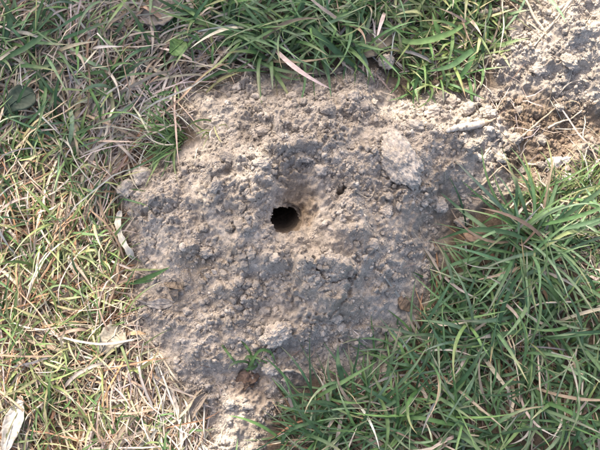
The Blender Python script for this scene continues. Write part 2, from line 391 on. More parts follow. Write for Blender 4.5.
tq = np.vstack([tq, np.array([[(_S-1)*_K+a_, (_S-1)*_K+a_+1, (_S-1)*_K+_K-2-a_, (_S-1)*_K+_K-1-a_] for a_ in range(0, _K//2-1)])])
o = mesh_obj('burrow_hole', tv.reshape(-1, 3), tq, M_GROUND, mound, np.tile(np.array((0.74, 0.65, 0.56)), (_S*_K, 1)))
o['label'] = 'round black burrow entrance at the top of the mound'
o = submesh('vent_hole', 4, mound); o['label'] = 'small dark slit right of the burrow entrance'

# ------------------------------------------------------------------ clods
def ico(sub):                                  # Blender's level 1 is the bare icosahedron
    import bmesh
    bm = bmesh.new(); bmesh.ops.create_icosphere(bm, subdivisions=sub, radius=1)
    v = np.array([p.co[:] for p in bm.verts]); f = np.array([[q.index for q in t.verts] for t in bm.faces]); bm.free(); return v, f
ICO = {s: ico(s+1) for s in (0, 1, 2, 3, 4, 5)}
def clod_shape(sub, seed, lump=0.3, fine=0.06, lo=0.55, amp=0.34):
    v, f = ICO[sub]; o = Vector((seed*3.7, seed*1.3, seed*7.1)); g = np.random.default_rng(int(seed*1000)+1); v = v.copy()
    for _ in range(9):
        d = g.normal(0, 1, 3); d /= np.linalg.norm(d); k = v@d; lim = g.uniform(lo, 0.95)
        v = v-np.clip(k-lim, 0, None)[:, None]*d*0.85
    out = []
    for p in v:
        q = Vector(p)
        a = mnoise.noise(q*1.2+o)*amp
        c = (0.45-mnoise.voronoi(q*2.4+o)[0][0])*lump
        c += (0.4-mnoise.voronoi(q*5.5+o)[0][0])*lump*0.45 if sub > 2 else 0
        e = mnoise.fractal(q*(5 if sub < 4 else 8)+o, 0.7, 2.1, 4)*fine*1.5
        out.append(p*(1+a+c+e))
    return np.array(out), f
def clod(px, py, L, W, Hh, ang, label, sub=3, lump=0.32, seed=None, mt=None, cat='soil clod', name='soil_clod', group=None, sink=0.35, fine=0.08, lo=0.7, amp=0.34):
    v, f = clod_shape(sub, seed if seed is not None else px*0.01+py*0.017, lump, fine, lo, amp)
    v = v/np.abs(v).max(0)*np.array((L/2000, W/2000, Hh/2000))
    c, s = math.cos(R(ang)), math.sin(R(ang)); v = np.stack([v[:, 0]*c-v[:, 1]*s, v[:, 0]*s+v[:, 1]*c, v[:, 2]], 1)
    p = at(px, py, Hh/2000*0.3); z = float(ground(p[0], p[1])) + Hh/2000*(1-2*sink)
    o = mesh_obj(name, v, f, mt or M_CLOD); o.location = (p[0], p[1], z)
    return tag(o, label, cat, group)
G = 'large clods on the burrow mound'
CL = clod(401,162,66,40,36,-58,'largest rounded oblong clod of pale grey soil, right of the burrow hole',5,0.28,fine=0.07,lo=0.9,sink=0.33,amp=0.2,mt=M_PALE)
clod(412,127,32,17,15,-8,'knobbly dark-sided clod just above the largest oblong clod',4,0.4,sink=0.22,lo=0.8,mt=M_PALE)
clod(386,64,20,19,19,20,'pale round clod alone at the foot of the top grass',4,0.35,sink=0.02,lo=0.8,mt=M_PALE)
clod(327,108,19,17,14,0,'rounded clod at the left of the cluster below the top grass',4,0.3)
clod(343,102,15,22,15,15,'upright clod in the middle of the cluster below the top grass',4,0.3)
clod(353,97,15,12,11,30,'small clod at the upper end of the cluster below the top grass',3,0.3)
clod(363,107,15,13,10,0,'clod at the right end of the cluster below the top grass',3,0.3)
clod(279,126,12,33,16,4,'upright finger-shaped clod standing above the burrow hole',4,0.25)
clod(262,131,26,12,11,12,'flat lying clod touching the upright finger-shaped clod',4,0.3)
clod(292,97,14,12,9,0,'grey clod below the tip of a drooping grass blade',3,0.3)
clod(277,334,38,24,24,32,'long pale lumpy clod on the lower slope of the mound',5,0.4,lo=0.85,fine=0.07,sink=0.28,amp=0.25)
clod(143,177,26,22,16,25,'pale rounded clod below the bright green tuft at the left edge',4,0.25,sink=0.22,lo=0.8,mt=M_PALE)
clod(127,188,22,20,13,60,'pale clod half hidden in grass at the mound left edge',4,0.25,sink=0.22,lo=0.8,mt=M_PALE)
clod(229,158,20,15,14,-20,'sunlit angular clod in the bright patch upper left of the hole',4,0.35)
clod(216,186,12,20,12,-25,'sunlit upright clod left of the burrow hole',4,0.35)
clod(262,163,22,13,11,10,'sunlit flat clod close above left of the burrow hole',4,0.35)
clod(252,197,14,12,10,0,'sunlit small clod at the left rim of the burrow hole',3,0.35)
clod(206,252,18,14,12,0,'knobbly grey clod on the left slope below the sunlit patch',4,0.45)
clod(240,225,13,16,10,0,'rounded clod left of the burrow hole at the shade edge',3,0.35)
clod(275,258,12,11,9,0,'small pale clod just below the burrow hole',3,0.3)
clod(265,311,14,13,10,0,'round clod above the long pale lumpy clod',3,0.3)
clod(187,311,11,11,9,0,'single clod on the smooth lower left slope',3,0.3)
clod(336,318,15,13,10,0,'round clod at the foot of the cracked block',3,0.3)
clod(341,327,11,11,8,0,'smaller clod below the foot of the cracked block',3,0.3)
clod(271,369,20,13,11,-10,'knobbly pale clod at the end of the small green sprig',4,0.45,sink=0.22,lo=0.8,mt=M_PALE)
clod(247,406,16,10,9,0,'oblong clod on the lip of the lower pocket',3,0.35)
clod(229,404,13,12,9,0,'round clod left on the lip of the lower pocket',3,0.35)
clod(488,114,20,17,16,0,'pale clod at the right end of the whitish pod',4,0.35,sink=0.22,lo=0.8,mt=M_PALE)
clod(468,108,18,14,12,30,'clod just above the whitish pod',3,0.35)
clod(433,112,24,20,14,20,'broad crumbly clod left of the whitish pod',4,0.4)
clod(452,101,14,17,12,0,'small upright clod above the left end of the whitish pod',3,0.3)
clod(470,148,20,14,13,20,'clod below the whitish pod',4,0.4)
clod(440,205,22,20,14,20,'grey clod at the root of a long bluish blade',4,0.35)
clod(462,222,18,13,12,10,'clod peeping between blades beside the tan leaf',3,0.35)
clod(386,212,18,16,12,0,'clod below the largest oblong clod',4,0.4)
clod(372,244,16,14,11,0,'clod on the slope right of the cracked block',3,0.4)
clod(303,158,22,10,12,-15,'clod on the overhanging lip above the funnel',4,0.35)
clod(321,170,14,12,11,0,'clod at the right of the lip above the funnel',3,0.35)
clod(514,140,22,15,13,20,'brown damp clod in the scrape between the two heaps',4,0.45)
clod(500,158,18,14,12,-20,'brown damp clod at the lower left of the scrape',3,0.45)
clod(540,140,16,14,11,0,'brown damp clod at the right of the scrape',3,0.45)
clod(516,30,18,14,11,0,'clod on the left shoulder of the upper right heap',3,0.4)
clod(540,68,20,16,12,30,'clod low on the sunlit upper right heap',3,0.4)
clod(570,62,24,16,12,-30,'long clod in the middle of the sunlit upper right heap',4,0.4)
for (a, b, L, W, lab) in [(553,163,22,18,'largest pale stone among straw at the right edge'),(567,178,13,11,'small pale stone below the largest pale stone at right'),
                          (566,160,13,10,'pinkish pale stone right of the largest pale stone'),(478,28+70,10,9,'pale pebble above the whitish pod'),
                          (455,37,14,11,'pale stone showing through the upper right grass'),(141,82,13,12,'grey pebble in straw at the upper left'),
                          (155,86,10,9,'smaller grey pebble beside straw at the upper left')]:
    clod(a, b, L, W, L*0.7, 15, lab, 3, 0.2, mt=M_STONE, cat='stone', name='stone')

# medium crumbs: counted individuals that share a few shapes
VARS = []
for k in range(12):
    v, f = clod_shape(3, 40+k*1.9, 0.45, 0.14); v = v/np.abs(v).max(0)*np.array((0.5, 0.5*random.uniform(0.65, 0.95), 0.5*random.uniform(0.55, 0.85)))
    ob = mesh_obj('soil_clod', v, f, M_CLOD); VARS.append(ob.data); bpy.data.objects.remove(ob)
ZONES = [((195,150,262,240),46,'small soil crumb in the sunlit patch left of the burrow hole','crumbs in the sunlit patch'),
         ((200,240,330,330),70,'small grey soil crumb on the slope below the burrow hole','crumbs below the hole'),
         ((140,185,198,290),26,'small grey soil crumb on the left slope of the mound','crumbs on the left slope'),
         ((225,90,380,160),44,'small grey soil crumb on the slope above the burrow hole','crumbs above the hole'),
         ((345,170,440,330),40,'small grey soil crumb on the right slope of the mound','crumbs on the right slope'),
         ((430,110,500,200),22,'small soil crumb around the whitish pod','crumbs around the pod'),
         ((485,95,560,185),22,'small brown damp crumb in the scrape between the heaps','crumbs in the damp scrape'),
         ((515,5,598,95),22,'small pale crumb on the sunlit upper right heap','crumbs on the upper right heap'),
         ((260,330,390,375),20,'small grey soil crumb on the flat foot of the mound','crumbs at the mound foot')]
MARKS = [(401,162,'largest oblong clod'),(386,64,'pale round clod by the top grass'),(343,104,'clod cluster below the top grass'),(279,126,'upright finger-shaped clod'),
         (277,334,'long pale lumpy clod'),(143,177,'pale clod below the bright fine tuft'),(229,158,'sunlit angular clod'),(216,186,'sunlit upright clod'),(206,252,'knobbly grey clod on the left slope'),
         (288,222,'burrow hole'),(341,191,'small dark slit'),(330,285,'cracked block'),(468,126,'whitish pod'),(514,140,'brown damp clod'),(553,163,'largest pale stone'),
         (172,287,'curled brown leaf'),(407,305,'small tan leaf scrap'),(247,380,'lower pocket'),(255,356,'small green sprig'),(386,212,'clod below the largest oblong clod'),(440,205,'clod at the root of the bluish blade'),
         (570,62,'long clod on the upper right heap'),(548,28,'pale twig on the upper right heap'),(187,311,'single clod on the smooth slope'),(265,311,'round clod above the long pale clod'),(336,318,'clod at the foot of the block'),
         (240,225,'rounded clod at the shade edge'),(292,97,'grey clod below a grass tip'),(540,68,'clod low on the upper right heap')]
ORD = ['nearest', 'second', 'third', 'fourth', 'fifth', 'sixth', 'seventh', 'eighth']
crumbs = []
for (x0, y0, x1, y1), n, lab, grp in ZONES:
    k = 0; tries = 0
    while k < n and tries < n*8:
        tries += 1
        px, py = random.uniform(x0, x1), random.uniform(y0, y1)
        if math.hypot((px-296)/32, (py-208)/38) < 1 or math.hypot(px-288, py-222) < 27: continue
        s = (5.0+7.5*random.random()**2.6)/1000
        p = at(px, py, s*0.2)
        o = bpy.data.objects.new('soil_clod', random.choice(VARS)); col.objects.link(o)
        o.location = (p[0], p[1], float(ground(p[0], p[1]))+s*0.22); o.scale = (s, s, s)
        o.rotation_euler = (random.uniform(-.5, .5), random.uniform(-.5, .5), random.uniform(0, 6.28))
        mk = min(MARKS, key=lambda m: math.hypot(px-m[0], py-m[1])); dx, dy = px-mk[0], py-mk[1]
        way = ('right of' if dx > 0 else 'left of') if abs(dx) > abs(dy) else ('below' if dy > 0 else 'above')
        crumbs.append((mk[2], way, math.hypot(dx, dy), o, grp, 'brown damp' if 'damp' in lab else 'pale' if 'pale' in lab else 'grey')); k += 1
seen = {}
for mk, way, d, o, grp, tone in sorted(crumbs, key=lambda c: c[2]):
    r = seen.get((mk, way), 0); seen[(mk, way)] = r+1
    tag(o, f'{ORD[r]} small {tone} soil crumb {way} the {mk}' if r < 8 else f'small {tone} soil crumb farther out {way} the {mk}', 'soil clod', grp)

# fine crumbs nobody could count
def scatter_crumbs(n, r0, r1, pw, sub, seed):
    g = np.random.default_rng(seed)
    X = g.uniform(-0.33, 0.33, n*3); Y = g.uniform(-0.27, 0.30, n*3)
    sm = np.maximum(np.maximum(sdf(X, Y, SOIL), sdf(X, Y, MOUND2)), sdf(X, Y, MOIST)) + 0.015*fbm(X, Y, 60, 2, 5)
    pw_ = np.zeros(n*3)
    for (px, py, r) in POWDER: pw_ = np.maximum(pw_, gauss(X, Y, plane(px, py, 0.02)[:2], r/1000, r/1000))
    fd = np.hypot((X-FUN[0])/0.027, (Y-FUN[1])/0.036)
    cl = fbm(X, Y, 35, 3, 77)
    ok = (sm > 0) & (g.random(n*3) > pw_*0.75) & (fd > 1) & (np.hypot(X-HOLE[0], Y-HOLE[1]) > 0.0215) & (g.random(n*3) < 0.55+1.2*cl)
    X, Y = X[ok][:n], Y[ok][:n]; n = len(X)
    rs = r0+(r1-r0)*g.random(n)**pw
    v, f = ICO[sub]; nv = len(v)
    sh = []
    for k in range(8):
        w, _ = clod_shape(sub, 90+k*2.3, 0.3, 0.12); w = w*np.array((1, g.uniform(.65, .95), g.uniform(.6, .9))); sh.append(w)
    sh = np.array(sh)[g.integers(0, 8, n)]
    a = g.uniform(0, 6.28, n); c, s = np.cos(a)[:, None], np.sin(a)[:, None]
    W = np.stack([sh[..., 0]*c-sh[..., 1]*s, sh[..., 0]*s+sh[..., 1]*c, sh[..., 2]], -1)*rs[:, None, None]
    W += np.stack([X, Y, ground(X, Y)+rs*0.25], -1)[:, None, :]
    FF = (f[None]+(np.arange(n)*nv)[:, None, None]).reshape(-1, 3)
    mo_ = sstep(-0.01, 0.02, sdf(X, Y, MOIST))[:, None]
    t = (np.ones((n, 3))*(1-mo_)+np.array((0.60, 0.52, 0.45))*mo_)*g.uniform(0.82, 1.16, n)[:, None]
    return W.reshape(-1, 3), FF, np.repeat(t, nv, 0)
parts = [scatter_crumbs(38000, 0.0006, 0.0013, 1.5, 0, 4), scatter_crumbs(6000, 0.0011, 0.0027, 2.2, 1, 5), scatter_crumbs(600, 0.0026, 0.0046, 1.8, 2, 6)]
off = 0; vs = []; fs_ = []; cs = []
for v, f, c in parts: vs.append(v); fs_.append(f+off); cs.append(c); off += len(v)
tag(mesh_obj('loose_soil_crumbs', np.concatenate(vs), np.concatenate(fs_), M_CRUMB, None, np.concatenate(cs)),
    'fine loose soil crumbs covering the bare mound', 'soil', kind='stuff')

# ------------------------------------------------------------------ ribbons: grass blades and straw
PAL = {'blue': [(0.074, 0.136, 0.062), (0.094, 0.165, 0.078), (0.128, 0.195, 0.110), (0.056, 0.106, 0.046)],
       'green': [(0.085, 0.155, 0.055), (0.110, 0.185, 0.065), (0.068, 0.125, 0.048)],
       'yellow': [(0.160, 0.205, 0.070), (0.210, 0.235, 0.100), (0.120, 0.175, 0.060), (0.29, 0.28, 0.14)],
       'straw': [(0.42, 0.345, 0.255), (0.31, 0.24, 0.175), (0.52, 0.455, 0.37), (0.23, 0.17, 0.12), (0.38, 0.32, 0.26)],
       'rust': [(0.30, 0.175, 0.10), (0.24, 0.14, 0.085), (0.38, 0.255, 0.16), (0.42, 0.34, 0.24)],
       'grey': [(0.34, 0.30, 0.26), (0.25, 0.215, 0.185), (0.43, 0.39, 0.34)]}
def pick(g, names, n):
    arr = np.array(sum([PAL[k] for k in names], [])); c = arr[g.integers(0, len(arr), n)]
    return c*g.uniform(0.78, 1.22, (n, 1))*g.uniform(0.93, 1.07, (n, 3))
def ribbon(P, Wd, C0, C1, fold, roll, tipstart=0.5):
    """P (N,S,3) centre lines, Wd (N,S) widths; three vertices across, folded along the midrib."""
    N, S, _ = P.shape
    T = np.gradient(P, axis=1); T /= np.linalg.norm(T, axis=2, keepdims=True)+1e-9
    up = np.array((0, 0, 1.0)); side = np.cross(T, up); nl = np.linalg.norm(side, axis=2, keepdims=True)
    first = np.take_along_axis(side/(nl+1e-9), np.argmax(nl, axis=1)[:, None], axis=1)
    side = np.where(nl > 0.12, side/(nl+1e-9), first)
    nrm = np.cross(side, T)
    rl = roll[:, None, None] if roll.ndim == 1 else roll[..., None]
    sd = side*np.cos(rl)+nrm*np.sin(rl); nn = -side*np.sin(rl)+nrm*np.cos(rl)
    w = Wd[..., None]/2
    A = P-sd*w; B = P-nn*w*fold; D = P+sd*w
    Vv = np.stack([A, B, D], 2).reshape(N, S*3, 3)
    t = np.linspace(0, 1, S)[None, :, None]; m = np.clip((t-tipstart)/(1-tipstart+1e-6), 0, 1)**1.5
    Cc = C0[:, None]*(1-m)+C1[:, None]*m
    Cc = (np.repeat(Cc[:, :, None], 3, 2)*np.array((0.90, 1.16, 0.95))[None, None, :, None]).reshape(N, S*3, 3)
    i = np.arange(S-1)[:, None]*3; q = np.concatenate([np.concatenate([i, i+1, i+4, i+3], 1), np.concatenate([i+1, i+2, i+5, i+4], 1)])
    return Vv, q, Cc
def joined(name, Vv, q, Cc, m, parent=None):
    N, k, _ = Vv.shape
    FF = (q[None]+(np.arange(N)*k)[:, None, None]).reshape(-1, 4)
    return mesh_obj(name, Vv.reshape(-1, 3), FF, m, parent, Cc.reshape(-1, 3))
def profile(S, N, g):
    t = np.linspace(0, 1, S)[None]
    return (0.65+0.35*np.sin(np.pi*np.clip(t*1.3, 0, 1)*0.5))*np.clip((1-t)/0.45, 0, 1)**0.75*np.ones((N, 1))+0.03
def grow(g, root, az, th0, th1, L, S=10, twist=0.75, lift=0.0006):
    """Blade centre lines: start th0 off vertical, bend to th1, never below the ground."""
    N = len(root); P = np.zeros((N, S, 3)); P[:, 0] = root
    ds = L/(S-1); tw = g.normal(0, twist, N); pw = g.uniform(0.7, 1.6, N); kk = g.integers(2, S, N); kj = np.where(g.random(N) < 0.3, g.uniform(0.5, 1.3, N), 0); ka = g.normal(0, 0.7, N)*(kj > 0)
    for k in range(1, S):
        t = (k-0.5)/(S-1)
        th = np.minimum(th0+(th1-th0)*t**pw+kj*(k >= kk), 2.6); a = az+tw*t+ka*(k >= kk)
        stp = np.stack([np.sin(th)*np.cos(a), np.sin(th)*np.sin(a), np.cos(th)], 1)*ds[:, None]
        P[:, k] = P[:, k-1]+stp
        gz = ground(P[:, k, 0], P[:, k, 1])+lift+0.0012*g.random(N)
        P[:, k, 2] = np.maximum(P[:, k, 2], gz)
    P[:, 0, 2] -= 0.003
    return P
def blades(g, X, Y, az, th0, th1, L, W, pal, tip=('straw',), tipmix=0.5, S=10, fold=0.28):
    n = len(X)
    root = np.stack([X, Y, ground(X, Y)], 1)
    P = grow(g, root, az, th0, th1, L, S)
    C0 = pick(g, pal, n); C1 = pick(g, tip, n); mix = (g.random((n, 1)) < tipmix)*g.uniform(0.2, 1, (n, 1)); C1 = C0*(1-mix)+C1*mix
    return ribbon(P, profile(S, n, g)*W[:, None], C0, C1, fold, g.normal(0, 0.45, n))
def inpoly(g, poly, n, ok=None):
    poly = np.asarray(poly); lo, hi = poly.min(0), poly.max(0); X = np.zeros(0); Y = np.zeros(0)
    while len(X) < n:
        x = g.uniform(lo[0], hi[0], n*2); y = g.uniform(lo[1], hi[1], n*2); k = sdf(x, y, poly) > 0
        if ok is not None: k &= ok(x, y)
        X = np.concatenate([X, x[k]]); Y = np.concatenate([Y, y[k]])
    return X[:n], Y[:n]
def soil_d(x, y): return np.maximum(np.maximum(sdf(x, y, SOIL), sdf(x, y, MOUND2)), sdf(x, y, MOIST))

def straw_paths(g, X, Y, az, L, S=9, hmax=0.016, wander=0.5):
    n = len(X); P = np.zeros((n, S, 3)); x, y, a = X.copy(), Y.copy(), az.copy()
    off = g.random(n)**1.6*hmax; ph = g.uniform(0, 6.28, n); am = g.uniform(0, 0.4, n)*hmax; cur = g.normal(0, wander, n)
    for k in range(S):
        t = k/(S-1)
        gz = ground(x, y)
        P[:, k] = np.stack([x, y, gz], 1)
        a = a+cur/(S-1)+g.normal(0, wander*0.28, n)
        x = x+np.cos(a)*L/(S-1); y = y+np.sin(a)*L/(S-1)
    zm = P[..., 2].copy()                       # straw is stiff: smooth the height it lies at, keep it above the soil
    for _ in range(6):
        zm[:, 1:-1] = np.maximum(P[:, 1:-1, 2], (zm[:, :-2]+zm[:, 2:])/2*0.7+zm[:, 1:-1]*0.3)
    t = np.linspace(0, 1, S)[None]
    P[..., 2] = zm+0.0008+(off[:, None]+am[:, None]*np.sin(ph[:, None]+t*4))*np.clip(0.25+1.2*np.sin(np.pi*t), 0, 1)
    P[..., 2] = np.maximum(P[..., 2], ground(P[..., 0], P[..., 1])+0.0006)
    return P
def straw(g, X, Y, az, L, W, pal, hmax=0.016, wander=0.5, S=9, off_soil=False):
    n = len(X); P = straw_paths(g, X, Y, az, L, S, hmax, wander)
    if off_soil:
        on = (soil_d(P[..., 0].ravel(), P[..., 1].ravel()).reshape(n, S) > 0.005).mean(1); P = P[on < 0.3]; W = W[on < 0.3]; n = len(P)
    C0 = pick(g, pal, n); C1 = C0*g.uniform(0.7, 1.25, (n, 1))
    t = np.linspace(0, 1, S)[None]; prof = np.clip((1-t)/0.25, 0.15, 1)*np.clip(0.5+t*3, 0, 1)
    return ribbon(P, prof*W[:, None], C0, C1, 0.35, g.normal(0, 0.6, n))

gs = np.random.default_rng(21)
# --- straw litter
STRAW_ZONES = [([(-25,120),(60,110),(125,185),(130,260),(128,330),(160,400),(205,470),(-25,470)],1800,(30,95),(0.9,2.5),['straw','straw','rust','rust'],1.2,0.020),
               ([(-25,-25),(190,-25),(190,70),(170,110),(160,150),(120,190),(-25,180)],1650,(40,125),(1.0,2.9),['straw','grey'],1.0,0.022),
               ([(180,-25),(500,-25),(480,70),(380,66),(300,72),(190,84)],520,(25,75),(0.9,2.6),['straw','grey'],1.0,0.014),
               ([(140,345),(165,380),(208,410),(206,470),(110,470),(100,350)],560,(25,80),(0.9,2.3),['grey','straw'],-1.0,0.016),
               ([(520,170),(548,120),(630,110),(630,260),(560,250),(510,210)],260,(22,60),(0.8,2.1),['straw','grey'],0.5,0.014),
               ([(430,260),(560,240),(630,240),(630,475),(290,475),(300,400),(390,360)],560,(25,75),(1.0,2.4),['straw','rust'],0.8,0.012)]
straws = []
for poly, n, L, W, pal, a0, hm in STRAW_ZONES:
    X, Y = inpoly(gs, PL(poly), n, lambda x, y: (soil_d(x, y) < 0.004) & (fbm(x, y, 26, 3, 402) > gs.normal(-0.08, 0.16, len(x))))
    az = a0+3.6*fbm(X, Y, 9, 2, 401)+gs.normal(0, 0.5, n)+np.where(gs.random(n) < 0.5, math.pi, 0)
    straws.append(straw(gs, X, Y, az, gs.uniform(*L, n)/1000, gs.uniform(*W, n)/1000*gs.uniform(0.5, 1, n)*np.where(gs.random(n) < 0.16, 2.1, 1), pal, hm*np.where(gs.random(n) < 0.65, 0.45, 1), 0.4, 9, True))
# stray bits of straw on the damp scrape and soil edges
X, Y = inpoly(gs, PL([(490,70),(560,95),(600,110),(590,150),(540,190),(505,190),(490,130)]), 70)
straws.append(straw(gs, X, Y, gs.uniform(0, 6.28, 70), gs.uniform(12, 40, 70)/1000, gs.uniform(0.6, 1.4, 70)/1000, ['straw', 'grey'], 0.006, 0.6))
X, Y = inpoly(gs, SOIL, 60, lambda x, y: sdf(x, y, SOIL) < 0.03)
straws.append(straw(gs, X, Y, gs.uniform(0, 6.28, 60), gs.uniform(8, 25, 60)/1000, gs.uniform(0.5, 1.1, 60)/1000, ['straw', 'grey'], 0.002, 0.6))
# around the picture
OUT = np.array([(-1.3, -1.2), (1.3, -1.2), (1.3, 1.3), (-1.3, 1.3)])
def outside(x, y): return ((np.abs(x) > 0.32) | (np.abs(y) > 0.25)) & (soil_d(x, y) < 0.0)
RING = np.array([(-0.62, -0.55), (0.62, -0.55), (0.62, 0.58), (-0.62, 0.58)])
X, Y = inpoly(gs, RING, 2600, outside)
straws.append(straw(gs, X, Y, 4*fbm(X, Y, 9, 2, 401)+gs.normal(0, 0.8, 2600), gs.uniform(35, 100, 2600)/1000, gs.uniform(1.0, 2.8, 2600)/1000, ['straw', 'grey'], 0.018, 0.5))
X, Y = inpoly(gs, OUT, 3000, outside)
straws.append(straw(gs, X, Y, gs.uniform(0, 6.28, 3000), gs.uniform(40, 90, 3000)/1000, gs.uniform(1.2, 2.6, 3000)/1000, ['straw', 'grey'], 0.02, 0.6))
q = straws[0][1]
tag(joined('straw_litter', np.concatenate([s[0] for s in straws]), q, np.concatenate([s[2] for s in straws]), M_STRAW),
    'tangled dry straw and dead grass lying around the mound', 'straw', kind='stuff')

# --- turf of short grass, uncountable
TURF = [([(-25,130),(60,110),(120,185),(128,260),(128,330),(140,350),(120,470),(-25,470)],620,(22,62),(1.2,3.2),['yellow','yellow','green'],0.7),
        ([(-25,-25),(190,-25),(185,70),(150,110),(110,150),(-25,160)],260,(30,80),(1.6,4.0),['blue','green','grey'],0.7),
        ([(180,-25),(390,-25),(380,55),(300,60),(190,75)],280,(30,80),(1.6,4.0),['blue','green'],0.5),
        ([(380,-25),(520,-25),(495,60),(470,80),(390,88)],260,(20,55),(1.6,4.2),['green','yellow'],0.5),
        ([(450,225),(520,205),(630,230),(630,475),(285,475),(300,400),(370,385),(400,355),(430,300)],460,(25,80),(1.5,4.0),['blue','blue','green','grey'],0.5),
        ([(525,200),(560,178),(630,150),(630,250),(560,240)],260,(18,45),(0.8,1.8),['yellow','green'],0.7)]
turf = []
for poly, n, L, W, pal, tm in TURF:
    X, Y = inpoly(gs, PL(poly), n, lambda x, y: (soil_d(x, y) < -0.002) & (fbm(x, y, 22, 2, 55) > -0.28))
    turf.append(blades(gs, X, Y, 5*fbm(X, Y, 14, 2, 403)+gs.normal(0, 1.3, n), gs.uniform(0.3, 1.1, n), gs.uniform(1.2, 2.2, n), gs.uniform(*L, n)/1000, gs.uniform(*W, n)/1000, pal, ('straw',), tm))
X, Y = inpoly(gs, RING, 4200, outside)
turf.append(blades(gs, X, Y, gs.uniform(0, 6.28, 4200), gs.uniform(0.2, 0.9, 4200), gs.uniform(1.1, 2.1, 4200), gs.uniform(35, 95, 4200)/1000, gs.uniform(1.8, 4.4, 4200)/1000, ['blue', 'green'], ('straw',), 0.6))
X, Y = inpoly(gs, OUT, 6000, outside)
turf.append(blades(gs, X, Y, gs.uniform(0, 6.28, 6000), gs.uniform(0.1, 0.8, 6000), gs.uniform(1.1, 2.2, 6000), gs.uniform(60, 120, 6000)/1000, gs.uniform(3.5, 6.5, 6000)/1000, ['blue', 'green', 'yellow'], ('straw',), 0.6))
q = turf[0][1]
tag(joined('short_grass', np.concatenate([s[0] for s in turf]), q, np.concatenate([s[2] for s in turf]), M_BLADE),
    'short mixed green grass growing all round the mound', 'grass', kind='stuff')

# --- tufts one can point at: largest blades are parts, the fine ones stay together
def tuft(px, py, rad, n, L, W, az, sp, pal, label, nind=14, th0=(0.05, 0.7), th1=(1.2, 2.1), tip=0.6, dead=0.07):
    g = np.random.default_rng(int(px*7+py*13))
    n = int(n*(0.68 if px < 160 else 0.74 if px > 280 and py > 280 else 0.85)); W = (W[0]*0.75, W[1]*1.0); n = int(n*1.2); rad = rad*(1.6 if px > 420 and py > 280 or py > 400 else 1.15)
    b = at(px, py)
    a = R(az)+g.uniform(-1, 1, n)*R(sp)
    rr = np.sqrt(g.random(n))*rad/1000; ra = g.uniform(0, 6.28, n)
    X = b[0]+rr*np.cos(ra); Y = b[1]+rr*np.sin(ra)
    ll = (L[0]+(L[1]-L[0])*g.random(n)**1.3)/1000
    ww = g.uniform(*W, n)/1000*(0.6+0.4*ll/ll.max())
    V0, q, C = blades(g, X, Y, a, g.uniform(*th0, n), g.uniform(*th1, n), ll, ww, pal, ('straw', 'rust', 'yellow'), tip, S=12)
    nd = int(n*dead)
    if nd: C[-nd:] = pick(g, ['straw'], nd)[:, None]*np.ones((1, C.shape[1], 1))
    root = tag(empty('grass_tuft', b), label, 'grass tuft', 'grass tufts round the mound')
    order = np.argsort(-(ll*ww))
    for k in order[:nind]: mesh_obj('blade', V0[k], q, M_BLADE, root, C[k])
    rest = order[nind:]
    if len(rest): joined('fine_blades', V0[rest], q, C[rest], M_BLADE, root)['kind'] = 'stuff'
    return root
BL, GR, YE = ['blue', 'blue', 'green'], ['green', 'green', 'yellow'], ['yellow', 'yellow', 'green']
